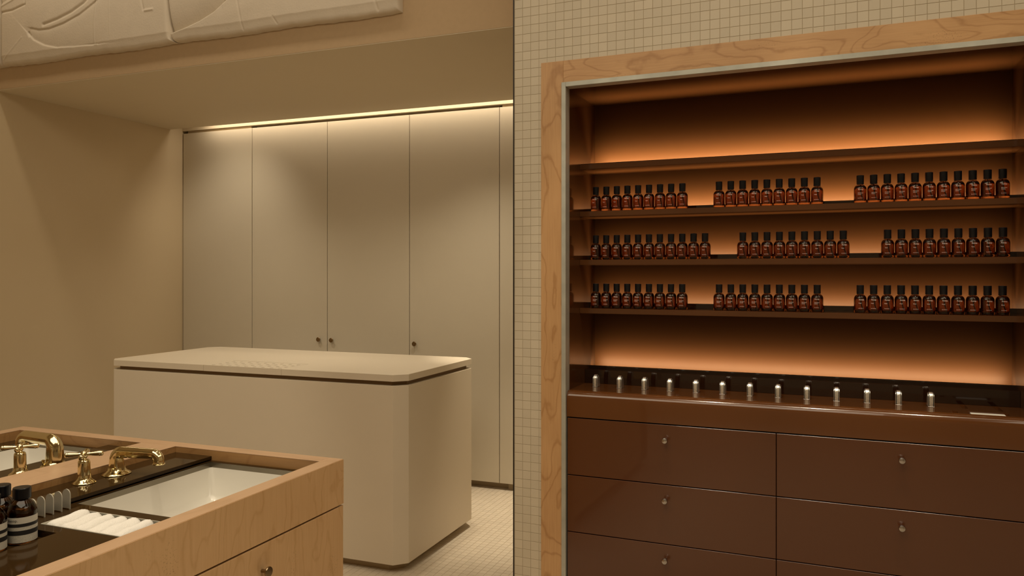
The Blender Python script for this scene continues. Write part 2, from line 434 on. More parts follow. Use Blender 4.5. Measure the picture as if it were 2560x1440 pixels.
# tiled wall with its opening
YW = 2.95; GX0 = -1.238
NX0, NX1, NZ1 = -1.0129, .5735, 2.1429
OX0, OX1, OZ1 = -1.1188, .6800, 2.248       # outer edge of the wooden frame
wallr = struct('wall_right', boxes((GX0, OX0, YW + .001, 3.42, 0, 3.6), (OX1, 3.3, YW + .001, 3.42, 0, 3.6), (OX0, OX1, YW + .001, 3.42, OZ1, 3.6)), M['grout'], FW)
BASE[wallr.name] = Vector((0, 0, 0))
PX, PZ = .03572, .03560
wme = mesh_of(tile_bm(PX - .0017, .0022, .0006), 'wall_tile'); wme.materials.append(M['tile'])
spots = []
k0 = int((GX0 + 1.1654) / PX) - 2
full = []
cutme = {}
def cut_tile(x0, x1, z0, z1):
    bm = B(x0, x1, YW, YW + .0022, z0, z1, bev=.0004); me = mesh_of(bm, 'cut'); return me
cutbm = bmesh.new()
for i in range(k0, k0 + 66):
    for j in range(-42, 58):
        x0 = -1.1654 + i * PX; z0 = 1.5204 + j * PZ; x1 = x0 + PX; z1 = z0 + PZ
        if z0 < 0 or z1 > 3.6 or x1 < GX0 + .006: continue
        if x0 < GX0:
            box(cutbm, GX0 + .0005, x1 - .0009, YW, YW + .0022, z0 + .0008, z1 - .0008); continue
        if x0 >= OX0 - .0001 and x1 <= OX1 + .0001 and z1 <= OZ1: continue
        hitx = x1 > OX0 and x0 < OX1; hitz = z0 < OZ1
        if hitx and hitz:
            if z1 > OZ1 + .003 and (x0 < OX0 or x1 > OX1):
                box(cutbm, x0 + .0008, x1 - .0008, YW, YW + .0022, OZ1 + .0003, z1 - .0008)
                if x0 < OX0 - .003: box(cutbm, x0 + .0008, OX0 - .0003, YW, YW + .0022, z0 + .0008, OZ1 + .0003)
                elif x1 > OX1 + .003: box(cutbm, OX1 + .0003, x1 - .0008, YW, YW + .0022, z0 + .0008, OZ1 + .0003)
            elif z1 > OZ1 and x0 >= OX0 and x1 <= OX1:
                if z1 - OZ1 > .003: box(cutbm, x0 + .0008, x1 - .0008, YW, YW + .0022, OZ1 + .0003, z1 - .0008)
            elif x0 < OX0:
                if OX0 - x0 > .003: box(cutbm, x0 + .0008, OX0 - .0003, YW, YW + .0022, z0 + .0008, z1 - .0008)
            elif x1 > OX1:
                if x1 - OX1 > .003: box(cutbm, OX1 + .0003, x1 - .0008, YW, YW + .0022, z0 + .0008, z1 - .0008)
            continue
        full.append(((x0 + x1) / 2, YW + .0022, (z0 + z1) / 2))
def wv(s):
    q = view_px(FW, s); return q and 1290 < q[0] < 2575 and -12 < q[1] < 1450 and 1.0 / q[2] ** 3
vis = sorted([s for s in full if wv(s)], key=lambda s: -wv(s))
print('wall tiles in view', len(vis))
near = set(vis[:300])
for s in vis[:300]:
    o = link(bpy.data.objects.new('tile', wme)); o.parent = wallr; o.location = s; o.rotation_euler = (R(90), 0, 0)
me = join_tiles(wme, [s for s in full if s not in near], rotx=True); me.materials.append(M['tile'])
bb = bmesh.new(); bb.from_mesh(me)
cm = bpy.data.meshes.new('c'); cutbm.to_mesh(cm); cutbm.free(); bb.from_mesh(cm)
o = part('small_tiles', bb, M['tile'], wallr, kind='stuff')
struct('trim_1', B(GX0 - .0048, GX0, YW - .001, YW + .02, 0, 3.6), M['black'], FW)

# ------------------------------------------------------------------ display cabinet in the tiled wall
cab = thing('display_cabinet', 'tall chestnut lacquered display niche with burl wood frame and four lit shelves', 'cabinet', FW, (-.22, 3.2, 0))
YF = YW - .004
part('frame_stile', B(OX0, -1.0308 + .0065, YF, 3.0, 0, OZ1, bev=.0008), M['wood_v'], cab)
part('frame_stile', B(NX1 + .018, OX1, YF, 3.0, 0, OZ1, bev=.0008), M['wood_v'], cab)
part('frame_rail', B(-1.0308 + .0068, NX1 + .0178, YF, 3.0, 2.1612, OZ1, bev=.0006), M['wood_h'], cab)
t = .0178
part('metal_trim', B(-1.0308, NX0, YF - .004, 2.99, 0, 2.1612, bev=.0008), M['trim'], cab)
part('metal_trim', B(NX1, NX1 + t, YF - .004, 2.99, 0, 2.1612, bev=.0008), M['trim'], cab)
part('metal_trim', B(NX0 + .0002, NX1 - .0002, YF - .004, 2.99, NZ1, 2.1612, bev=.0008), M['trim'], cab)
YB = 3.3434
part('side_panel', B(NX0 - .012, NX0 + .0005, 2.99, YB + .01, 0, NZ1 + .012), M['lacquer_gloss'], cab)
part('side_panel', B(NX1 - .0005, NX1 + .012, 2.99, YB + .01, 0, NZ1 + .012), M['lacquer_gloss'], cab)
part('top_panel', B(NX0, NX1, 2.99, YB + .01, NZ1, NZ1 + .012), M['lacquer_gloss'], cab)
part('back_panel', B(NX0, NX1, YB, YB + .014, .0, NZ1), M['back'], cab)
YS = 3.1221
for z in SHELF_TOPS:
    s = part('shelf', B(NX0 + .0006, NX1 - .0006, YS, YB - .0002, z - .0215, z, bev=.0007), M['lacquer_gloss'], cab)
    part('light_lip', B(NX0 + .0008, NX1 - .0008, 3.2525, 3.2565, z - .0005, z + .021), M['splash'], s)
part('ledge', B(NX0 + .0006, NX1 - .0006, 3.1985, YB - .0002, .9665, .9895, bev=.0006), M['splash'], cab)
part('light_lip', B(NX0 + .0006, NX1 - .0006, 3.2525, 3.2565, .989, 1.0010), M['splash'], cab)
part('plinth', B(NX0 + .001, NX1 - .001, 3.0, 3.02, .0, .14), M['black'], cab)

# counter
YC = 2.952
ct = thing('perfume_counter', 'glossy chestnut counter with rounded front edge inside the display niche', 'counter', FW, (-.22, 3.07, .8285))
zt = .931
bm = bmesh.new()
r_ = .030; prof = [(2.99, .8285), (YC, .8285), (YC, zt - r_)] + [(YC + r_ - r_ * math.cos(a), zt - r_ + r_ * math.sin(a)) for a in [PI / 16 * k for k in range(1, 9)]] + [(2.9842, zt), (2.9842, zt - .02), (2.99, zt - .02)]
lo = [bm.verts.new((NX0 + .001, y, z)) for y, z in prof]; hi = [bm.verts.new((NX1 - .001, y, z)) for y, z in prof]
bm.faces.new(lo); bm.faces.new(hi[::-1])
for i in range(len(prof)): bm.faces.new((lo[i], lo[(i + 1) % len(prof)], hi[(i + 1) % len(prof)], hi[i]))
bmesh.ops.recalc_face_normals(bm, faces=bm.faces)
part('front_edge', bm, M['counter'], ct, smooth=True, sharp=30)
HOLES = [rect(.388, .5107, 2.9875, 3.0425), rect(.344, .360, 2.992, 3.030), rect(.385, .403, 3.10, 3.185), rect(.487, .505, 3.085, 3.185)]
part('worktop', plate(rect(NX0 + .001, NX1 - .001, 2.984, 3.1985), HOLES, zt - .018, zt), M['counter'], ct)
part('recess_tray', B(.33, .52, 2.986, 3.19, zt - .030, zt - .0182), M['black'], ct)
part('splash_panel', B(NX0 + .001, NX1 - .001, 3.1939, 3.1985, zt + .0002, .9893, bev=.0006), M['splash'], ct)

# drawers
kp = [(0, 0), (.0045, 0), (.0045, .013), (.007, .0155), (.0098, .019), (.0102, .0225), (.0085, .0262), (.0045, .028), (0, .0283)]
def knob_bm(x, y, z, d=(0, -1, 0), s=1.0, prof=kp):
    bm = lathe(bmesh.new(), [(r * s, h * s) for r, h in prof], seg=28)
    q = Vector(d).to_track_quat('Z', 'Y').to_matrix().to_4x4()
    bmesh.ops.transform(bm, matrix=Matrix.Translation((x, y, z)) @ q, verts=bm.verts); return bm
dr = thing('drawer_unit', 'chestnut lacquered drawer unit with six drawers and round steel knobs below the counter', 'drawers', FW, (-.22, 3.07, .14))
part('carcass', boxes((NX0 + .002, NX1 - .002, 2.98, 3.19, .14, .826)), M['black'], dr)
XM = -.2175
for a, b in ((.599, .8235), (.3728, .5955), (.1465, .3695)):
    for x0, x1, kx in ((NX0 + .0045, XM - .0012, -.6187), (XM + .0012, NX1 - .0045, .1826)):
        d = part('drawer', B(x0, x1, YC, 2.979, a, b, bev=.0009), M['lacquer'], dr)
        part('knob', knob_bm(kx + .004, YC, (b - .0545), s=1.12), M['knob'], d, smooth=True)

# ------------------------------------------------------------------ perfume bottles
def bottle_proto(kind):
    t = thing('perfume_bottle', 'x', 'bottle', FW, (0, 0, 0), 'amber perfume bottles on the lit shelves')
    g = [(0, 0), (.0188, 0), (.0212, .0012), (.0218, .004), (.0218, .050), (.0213, .0545), (.0196, .0595), (.0165, .0638), (.0125, .0667), (.0098, .068), (.0098, .0695), (0, .0695)]
    part('glass_body', lathe(bmesh.new(), g, seg=40), M['amber'], t, smooth=True, sharp=50)
    li = [(0, .0105), (.0165, .0105), (.0188, .0125), (.0192, .016), (.0192, .049), (.0186, .0535), (.0165, .0585), (.0135, .0605), (0, .0605)]
    part('perfume', lathe(bmesh.new(), li, seg=32), M['perfume'], t, smooth=True, sharp=50)
    part('dip_tube', sweep(bmesh.new(), [(0, 0, .0685), (.0006, 0, .05), (.0018, -.001, .032), (.005, -.002, .0145)], [.0011] * 4, seg=8), M['wick'], t, smooth=True)
    cp = [(0, .0694), (.0126, .0694), (.0129, .0700), (.0129, .1018), (.0122, .1026), (0, .1027)]
    part('cap', lathe(bmesh.new(), cp, seg=36), M['cap'], t, smooth=True)
    it = [('Aesop.', .0066, -.0072, .0472)]
    if kind == 'M': it += [('Marrakech', .0042, -.0080, .0350), ('Intense', .0042, -.0080, .0304)]
    else: it += [({'T': 'Tacit', 'H': 'Hwyl'}[kind], .0046, -.0080, .0350)]
    it += [('Eau de Parfum', .0029, -.0080, .0168)]
    part('lettering', text_bm(it, .02195), M['ink'], t)
    return t
ORD = ['leftmost', 'second from left', 'third from left', 'fourth from left', 'fifth from left', 'sixth from left', 'seventh from left', 'eighth from left', 'ninth from left', 'tenth from left', 'rightmost']
rows = [(1.6582, 'upper', [(-.9515, 9, 'T', 'left'), (-.4470, 9, 'H', 'middle'), (.0622, 11, 'M', 'right')]),
        (1.4558, 'middle', [(-.9520, 11, 'H', 'left'), (-.3562, 9, 'T', 'middle'), (.1535, 9, 'T', 'right')]),
        (1.2534, 'lower', [(-.9520, 9, 'M', 'left'), (-.4466, 9, 'M', 'middle'), (.0622, 11, 'H', 'right')])]
protos = {}
for z, rn, cl in rows:
    for x0, nb, kd, cn in cl:
        for i in range(nb):
            nm = ORD[i] if i < nb - 1 else 'rightmost'
            lab = 'amber perfume bottle, %s in %s cluster on %s bottle shelf' % (nm, cn, rn)
            mat = Matrix.Translation((x0 + i * .0451, 3.155 + random.uniform(-.001, .001), z + .0002)) @ Matrix.Rotation(random.uniform(-.13, .10), 4, 'Z')
            if kd not in protos:
                p = protos[kd] = bottle_proto(kd); p.matrix_world = mat; p['label'] = lab
            else: dup(protos[kd], mat, lab)

# ------------------------------------------------------------------ steel holders on the counter
def holder_proto():
    t = thing('scent_holder', 'x', 'holder', FW, (0, 0, 0), 'steel holders standing on the counter')
    w_ = .0072
    out = [(0, 0), (0, .030), (.0008, .0365), (.0032, .0420), (.0075, .0465), (.0130, .0490), (.0190, .0495), (.0250, .0478), (.0305, .0438), (.0350, .0375), (.0385, .0285), (.0408, .0165), (.0415, 0)]
    def slab(o, xa, xb, bev=.0):
        bm = bmesh.new()
        lo = [bm.verts.new((xa, y, z)) for y, z in o]; hi = [bm.verts.new((xb, y, z)) for y, z in o]
        bm.faces.new(lo[::-1]); bm.faces.new(hi)
        for i in range(len(o)): bm.faces.new((lo[i], lo[(i + 1) % len(o)], hi[(i + 1) % len(o)], hi[i]))
        bmesh.ops.recalc_face_normals(bm, faces=bm.faces)
        if bev: bmesh.ops.bevel(bm, geom=[e for e in bm.edges if abs(e.verts[0].co.x - e.verts[1].co.x) < 1e-5], offset=bev, segments=2, affect='EDGES')
        return bm
    sc = lambda k: [(.0208 + (y - .0208) * k, z * k) for y, z in out]
    part('band', slab(out, -w_, w_, .0012), M['polished'], t, smooth=True, sharp=40)
    part('black_core', slab(sc(.985), -w_ - .0012, w_ + .0012), M['cap'], t, smooth=True, sharp=40)
    for sg in (-1, 1):
        part('side_plate', slab(sc(.94), sg * (w_ + .0010), sg * (w_ + .0024), .0), M['polished'], t, smooth=True, sharp=40)
    part('foot', B(-w_ - .0036, w_ + .0036, -.002, .0435, 0, .0012, bev=.0004), M['knob'], t)
    return t
hp = None
FAR = ['leftmost', 'second from left', 'third from left', 'fourth from left', 'fifth from left', 'sixth from left', 'middle, seventh from left', 'eighth from left', 'ninth from left', 'tenth from left', 'eleventh from left', 'twelfth from left', 'rightmost']
for i in range(13):
    mat = Matrix.Translation((-.937 + i * .1021, 3.092, zt + .0002)) @ Matrix.Rotation(random.uniform(-.03, .03), 4, 'Z')
    lab = 'arched polished steel scent holder on the chestnut counter, %s' % FAR[i]
    if hp is None: hp = holder_proto(); hp.matrix_world = mat; hp['label'] = lab
    else: dup(hp, mat, lab)
cards = thing('test_strips', 'stack of white paper test strips lying in the counter slot', 'paper', FW, (.449, 3.0165, zt - .0179))
for k in range(5):
    part('paper_strip', B(.399, .499 - .001 * (k % 2), 2.990 + .0004 * k, 3.038, zt - .0179 + k * .0031, zt - .0179 + k * .0031 + .0029), M['white_card'], cards)

# ------------------------------------------------------------------ built-in cupboards
YD = 4.6591
cb = thing('built_in_cupboard', 'full-height beige built-in cupboard with flush doors along the back of the alcove', 'cupboard', FA, (-2.9, 4.72, 0))
seams = [-4.5390, -3.8844, -3.2276, -2.5695, -1.9117, -1.2538]
part('carcass', B(-4.539, -1.20, YD + .022, 4.775, .045, 2.471), M['gapdark'], cb)
g = .0022
knobs = {1: [(-3.2949, .9313)], 2: [(-3.1876, .9289)], 3: [(-2.5283 - .0, .9252)]}
ck = [(0, 0), (.0052, 0), (.0052, .016), (.012, .0185), (.0168, .020), (.0172, .024), (.0158, .0262), (0, .0268)]
for i in range(5):
    x0, x1 = seams[i] + g, seams[i + 1] - g
    if i == 4: x1 = -1.205
    d = part('door', B(x0, x1, YD, YD + .021, .0452, 2.4708, bev=.0012), M['door'], cb)
    for kx, kz in {1: [(-3.2949, .931)], 2: [(-3.1876, .929)], 3: [(-2.5283, .925)]}.get(i, []):
        part('knob', knob_bm(kx + .006, YD, kz, s=.95, prof=ck), M['knob_bronze'], d, smooth=True)
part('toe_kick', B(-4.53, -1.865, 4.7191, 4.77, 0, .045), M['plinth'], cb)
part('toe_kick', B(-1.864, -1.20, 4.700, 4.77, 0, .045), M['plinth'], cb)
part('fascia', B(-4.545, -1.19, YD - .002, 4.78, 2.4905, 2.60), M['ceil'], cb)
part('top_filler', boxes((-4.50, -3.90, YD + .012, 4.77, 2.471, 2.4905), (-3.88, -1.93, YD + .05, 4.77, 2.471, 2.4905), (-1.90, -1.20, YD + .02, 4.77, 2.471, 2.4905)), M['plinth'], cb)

# ------------------------------------------------------------------ island counter
ix0, ix1, iy0, iy1, ch = -3.625, -1.780, 3.1673, 3.9850, .054
isl = thing('island_counter', 'stone-beige island counter with chamfered corners and perforated top section', 'counter', FA, (-2.70, 3.57, 0))
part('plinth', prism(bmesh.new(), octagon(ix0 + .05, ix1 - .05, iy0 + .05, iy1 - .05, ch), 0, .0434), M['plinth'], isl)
part('body', prism(bmesh.new(), octagon(ix0, ix1, iy0, iy1, ch), .0434, .8760, bev=.0015), M['island'], isl)
part('recessed_neck', prism(bmesh.new(), octagon(ix0 + .022, ix1 - .022, iy0 + .022, iy1 - .022, ch), .8760, .8960), M['gapdark'], isl)
cx0, cx1, cyb = -2.9490, -2.4628, 3.3790
oc = octagon(ix0, ix1, iy0, iy1, ch)
out = [(ix0 + ch, iy0), (cx0 - .0014, iy0), (cx0 - .0014, cyb + .011), (cx1 + .0014, cyb + .011), (cx1 + .0014, iy0), (ix1 - ch, iy0)] + oc[2:]
part('top_slab', plate(out, [], .8960, .9276, .0012), M['island'], isl)
holes = [circ(-2.9058 + .0522 * i, y, .0100, 16) for i in range(9) for y in (3.340, 3.292, 3.240, 3.191)]
part('perforated_panel', plate(rect(cx0, cx1, iy0, cyb), holes, .8960, .9276, .0006), M['island'], isl)

# ------------------------------------------------------------------ relief panels on the header wall
def polyd(X, Z, pts):
    """distance and signed side (positive = above) to a polyline"""
    d = np.full(X.shape, 1e9); s = np.zeros(X.shape)
    for (x0, z0), (x1, z1) in zip(pts, pts[1:]):
        dx, dz = x1 - x0, z1 - z0; L = dx * dx + dz * dz
        t = np.clip(((X - x0) * dx + (Z - z0) * dz) / L, 0, 1)
        e = np.hypot(X - x0 - t * dx, Z - z0 - t * dz); side = np.sign((Z - z0) * dx - (X - x0) * dz)
        m = e < d; d = np.where(m, e, d); s = np.where(m, side, s)
    return d, s
def rp(px, py):            # point of the header wall (frame FA) from its position measured on the photograph
    u = (px - 1280) / 1950; th = R(21.3836); a, b = -math.sin(th) + u * math.cos(th), math.cos(th) + u * math.sin(th)
    return 3.17 * a / b, 1.4 + (683 - py) / 1950 * 3.17 / b
def pl(*p): return [rp(*q) for q in p]
ZB, ZT = 2.610, 3.42
def joint(z): return np.where(z < ZB + .055, -3.170 + .046 * (1 - np.sqrt(np.clip(1 - ((ZB + .055 - z) / .055) ** 2, 0, 1))), -3.170 - .012 * np.clip((z - ZB - .055) / .2, 0, 1))
def relief(name, label, xl, xr, feats, nx, nz):
    zs = np.linspace(ZB, ZT, nz); s = np.linspace(0, 1, nx)
    Z = np.repeat(zs[:, None], nx, 1); XL = xl(Z); XR = xr(Z); X = XL + (XR - XL) * s[None]
    wob = .0035 * np.sin(X * 9 + 1) * np.sin(Z * 2) + .0012 * np.sin(X * 41) + .0008 * np.sin(X * 97 + 2)
    edge = np.minimum.reduce([X - XL, XR - X, Z - ZB, ZT - Z])
    H = .048 - .030 * np.exp(-np.clip(edge, 0, 1) / .0045)
    H -= .012 * np.clip(1 - (Z - ZB) / .055, 0, 1) ** .8 * 1.0
    H += .0012 * np.sin(X * 7 + 3 * Z) * np.cos(Z * 9 - X * 2)
    rs = np.random.RandomState(3); H += rs.normal(0, .00018, H.shape)
    for kind, pts, wdt, dep in feats:
        if kind == 'g': wdt, dep = wdt * .8, dep * .6
        d, sg = polyd(X, Z, pts)
        if kind == 'g': H += dep * np.exp(-(d / wdt) ** 2)
        elif kind == 'above': H += .5 * (1 + np.tanh(sg * d / .0035)) * dep * np.exp(-d / wdt)
        elif kind == 'below': H += .5 * (1 - np.tanh(sg * d / .0035)) * dep * np.exp(-d / wdt)
    H = np.maximum(H, .004)
    Zv = Z + np.where(Z < ZB + .1, wob * (1 - (Z - ZB) / .1), 0)
    front = np.stack([X, 3.1965 - H, Zv], -1); back = np.stack([X, np.full(X.shape, 3.1968), Zv], -1)
    vs = front.reshape(-1, 3).tolist(); fs = []
    for j in range(nz - 1):
        for i in range(nx - 1): a = j * nx + i; fs.append((a, a + 1, a + nx + 1, a + nx))
    border = [i for i in range(nx)] + [j * nx + nx - 1 for j in range(1, nz)] + [(nz - 1) * nx + i for i in range(nx - 2, -1, -1)] + [j * nx for j in range(nz - 2, 0, -1)]
    bv = back.reshape(-1, 3)[border].tolist(); off = len(vs); vs += bv; k = len(border)
    for a in range(k): b = (a + 1) % k; fs.append((border[b], border[a], off + a, off + b))
    me = bpy.data.meshes.new(name); me.from_pydata(vs, [], fs)
    for p in me.polygons: p.use_smooth = True
    me.materials.append(M['relief'])
    o = link(bpy.data.objects.new(name, me)); o.matrix_world = FA
    return tag(o, label, 'relief', 'cast plaster relief panels on the wall above the alcove')
fl = [('g', pl((116, 64), (150, 51), (185, 33), (215, 11), (232, -6), (250, -30)), .011, -.011),
      ('below', pl((86, 72), (105, 76), (130, 73), (165, 60), (205, 38), (245, 6), (266, -14)), .016, -.007),
      ('above', pl((79, 87), (92, 102), (118, 115), (150, 121), (200, 118), (243, 114)), .05, -.008),
      ('g', pl((243, 114), (243, 60), (248, 0), (250, -40)), .005, .004),
      ('g', pl((78, 84), (82, 92)), .008, -.012),
      ('g', pl((357, -20), (362, 10), (366, 30)), .007, -.008), ('g', pl((366, 30), (388, 26)), .008, .006),
      ('above', pl((-5, 22), (48, -10)), .02, -.010), ('g', pl((4, 36), (38, 29), (70, 14)), .008, -.010), ('g', pl((70, 14), (70, -14)), .005, -.006),
      ('g', pl((2, 25), (52, -4)), .006, .006), ('g', pl((10, 160), (62, 96)), .006, .003), ('g', pl((280, -10), (282, 90)), .004, .0015)]
relief('relief_panel', 'cast plaster relief panel with curved grooves, left of the joint', lambda z: -4.444 + 0 * z, lambda z: joint(z) - .004, fl, 460, 260)
frr = [('above', pl((428, 86), (470, 70), (505, 53), (540, 31), (560, 12), (600, -22)), .075, -.043),
       ('g', pl((597, -10), (603, 20), (612, 74)), .006, -.005), ('above', pl((560, 5), (552, -30)), .02, -.004),
       ('g', pl((688, 44), (697, 61)), .005, -.005), ('g', pl((936, -20), (942, 2), (948, 25)), .008, -.008), ('g', pl((560, 45), (640, 10)), .05, .003)]
relief('relief_panel', 'cast plaster relief panel with a deep sweeping hollow, right of the joint', lambda z: joint(z), lambda z: -1.7975 + 0 * z, frr, 460, 260)
relief('relief_panel', 'narrow sliver of plaster relief panel at the far left edge', lambda z: -4.54 + 0 * z, lambda z: -4.449 + 0 * z, [], 20, 60)

# ------------------------------------------------------------------ washstand
bx0, bx1, bye, byf = -2.6080, -1.2846, 1.9330, .30       # outer sides, far end, near end
zr = .86; rw = .047
mx0, mx1 = -2.008, -1.868                                 # middle rail between the two basins
ws = thing('washstand', 'double washstand in burl veneer with raised maple rim and drawers', 'washstand', FA, (-1.95, 1.1, 0))
zl = .828; za = .7310
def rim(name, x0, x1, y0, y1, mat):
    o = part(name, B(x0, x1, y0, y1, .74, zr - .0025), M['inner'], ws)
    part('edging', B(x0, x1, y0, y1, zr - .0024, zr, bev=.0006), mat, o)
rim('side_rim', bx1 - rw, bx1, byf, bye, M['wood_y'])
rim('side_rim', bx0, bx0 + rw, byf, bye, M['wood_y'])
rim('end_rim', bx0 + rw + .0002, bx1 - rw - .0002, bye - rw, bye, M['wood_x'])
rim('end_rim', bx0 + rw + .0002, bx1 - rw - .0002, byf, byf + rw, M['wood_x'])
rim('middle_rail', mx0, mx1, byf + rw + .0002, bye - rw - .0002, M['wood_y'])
part('apron', B(bx1 - .004, bx1 + .0012, byf - .001, bye + .001, za, zr - .0012), M['apron'], ws)
part('apron', B(bx0 - .0012, bx0 + .004, byf - .001, bye + .001, za, zr - .0012), M['apron'], ws)
part('apron', B(bx0, bx1, bye - .004, bye + .0012, za, zr - .0012), M['apron'], ws)
part('carcass', B(bx0 + .012, bx1 - .018, byf + .005, bye - .005, .06, .66), M['black'], ws)
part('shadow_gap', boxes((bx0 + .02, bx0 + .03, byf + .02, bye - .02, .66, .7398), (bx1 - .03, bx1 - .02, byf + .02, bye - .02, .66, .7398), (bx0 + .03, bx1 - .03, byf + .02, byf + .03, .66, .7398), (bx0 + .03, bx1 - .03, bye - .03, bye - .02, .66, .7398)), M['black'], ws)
part('end_panel', B(bx0 + .012, bx1 - .0005, bye - .02, bye + .001, .0, za - .0055), M['apron'], ws)
part('side_panel', B(bx0 - .001, bx0 + .011, byf, bye - .021, .0, za - .0055), M['apron'], ws)
bk = [(0, 0), (.0045, 0), (.0045, .014), (.0075, .0155), (.0125, .018), (.0135, .021), (.0125, .0232), (0, .0238)]
for y0, y1 in ((1.235, bye - .0205), (.555, 1.232)):
    for a, b in ((.405, za - .0055), (.075, .4015)):
        d = part('drawer', B(bx1 - .018, bx1 + .001, y0, y1, a, b, bev=.0008), M['apron'], ws)
        part('knob', knob_bm(bx1 + .001, (y0 + y1) / 2 + .002, .6616 if a > .3 else .34, (1, 0, 0), prof=bk), M['knob_bronze'], d, smooth=True)
part('toe_kick', B(bx0 + .06, bx1 - .06, byf + .06, bye - .06, 0, .06), M['black'], ws)

def mirx(bm, on, cx=-1.938):
    if on:
        for v in bm.verts: v.co.x = 2 * cx - v.co.x
        bmesh.ops.reverse_faces(bm, faces=bm.faces)
    return bm
yb = bye - rw - .0002
for side in (0, 1):
    xi = (bx1 - rw - .0003) if side == 0 else (2 * -1.938 - (bx0 + rw + .0003))
    part('upper_deck', mirx(B(mx1 + .0002, -1.7245, byf + rw, yb, .8315, .841, bev=.0006), side), M['bronze'], ws)
    holes = [rect(-1.7150, -1.3700, 1.408, 1.872)]
    if side == 0: holes += [rect(-1.650, -1.4050, 1.2635, 1.3765), rect(-1.735 + .012, -1.5606, .62, 1.2340)]
    part('lower_deck', mirx(plate(rect(-1.7243, xi, byf + rw, yb), holes, .822, zl), side), M['bronze'], ws)
# recess floor for the bottles
part('bottle_recess', boxes((-1.7225, -1.5610, .621, 1.2335, .8105, .8125), (-1.5606, -1.5580, .62, 1.236, .8105, .8218), (-1.7225, -1.5580, 1.2340, 1.2365, .8105, .8218)), M['bronze'], ws)

# basins
def sink(side, label):
    t = thing('sink', label, 'sink', FA, ((-1.54 if side == 0 else -2.336), 1.64, .70), 'porcelain basins set in the washstand')
    x0, x1, y0, y1 = -1.7150, -1.3700, 1.408, 1.872
    f = .004
    part('metal_frame', mirx(boxes((x0, x0 + f, y0, y1, .800, zl - .0005), (x1 - f, x1, y0, y1, .800, zl - .0005), (x0 + f, x1 - f, y0, y0 + f, .800, zl - .0005), (x0 + f, x1 - f, y1 - f, y1, .800, zl - .0005)), side), M['frame_steel'], t, label='brushed steel frame round the basin')
    # bowl: inner surface with rounded corners and sloping floor
    bm = bmesh.new(); rings = []
    xa, xb, ya, yb_ = x0 + f, x1 - f, y0 + f, y1 - f
    def rr(x0, x1, y0, y1, r, z, n=6):
        out = []
        for cx, cy, a0 in ((x1 - r, y1 - r, 0), (x0 + r, y1 - r, PI / 2), (x0 + r, y0 + r, PI), (x1 - r, y0 + r, 1.5 * PI)):
            for k in range(n + 1): a = a0 + PI / 2 * k / n; out.append(bm.verts.new((cx + r * math.cos(a), cy + r * math.sin(a), z)))
        return out
    spec = [(0, .006, .8125), (.001, .010, .806), (.004, .014, .79), (.012, .02, .735), (.020, .03, .718), (.040, .04, .7085), (.10, .05, .7045)]
    for ins, rd, z in spec: rings.append(rr(xa + ins, xb - ins, ya + ins, yb_ - ins, rd, z))
    for ins, rd, z in ((.10, .05, .696), (.02, .03, .700), (-.0, .02, .73), (-.0, .006, .80)): rings.append(rr(xa + ins, xb - ins, ya + ins, yb_ - ins, rd, z))
    rings.append(rings[0]) if False else None
    k = len(rings[0])
    for ri, (a, b) in enumerate(zip(rings, rings[1:])):
        if ri == 6: continue
        for i in range(k): bm.faces.new((a[i], a[(i + 1) % k], b[(i + 1) % k], b[i]))
    for i in range(k): a, b = rings[-1], rings[0]; bm.faces.new((a[i], a[(i + 1) % k], b[(i + 1) % k], b[i]))
    bm.faces.new(rings[6]); bm.faces.new(rings[7][::-1])
    bmesh.ops.recalc_face_normals(bm, faces=bm.faces)
    part('bowl', mirx(bm, side), M['porcelain'], t, smooth=True, sharp=60)
    cxm, cym = (x0 + x1) / 2, (y0 + y1) / 2
    part('drain', mirx(lathe(bmesh.new(), [(0, .7055), (.020, .7055), (.022, .7060), (.022, .7068), (.016, .7072), (0, .7072)], cxm, cym, 0, 28), side), M['brass'], t, smooth=True)
    return t
sink(0, 'rectangular white porcelain basin on the right side of the washstand')
sink(1, 'rectangular white porcelain basin on the left side of the washstand')

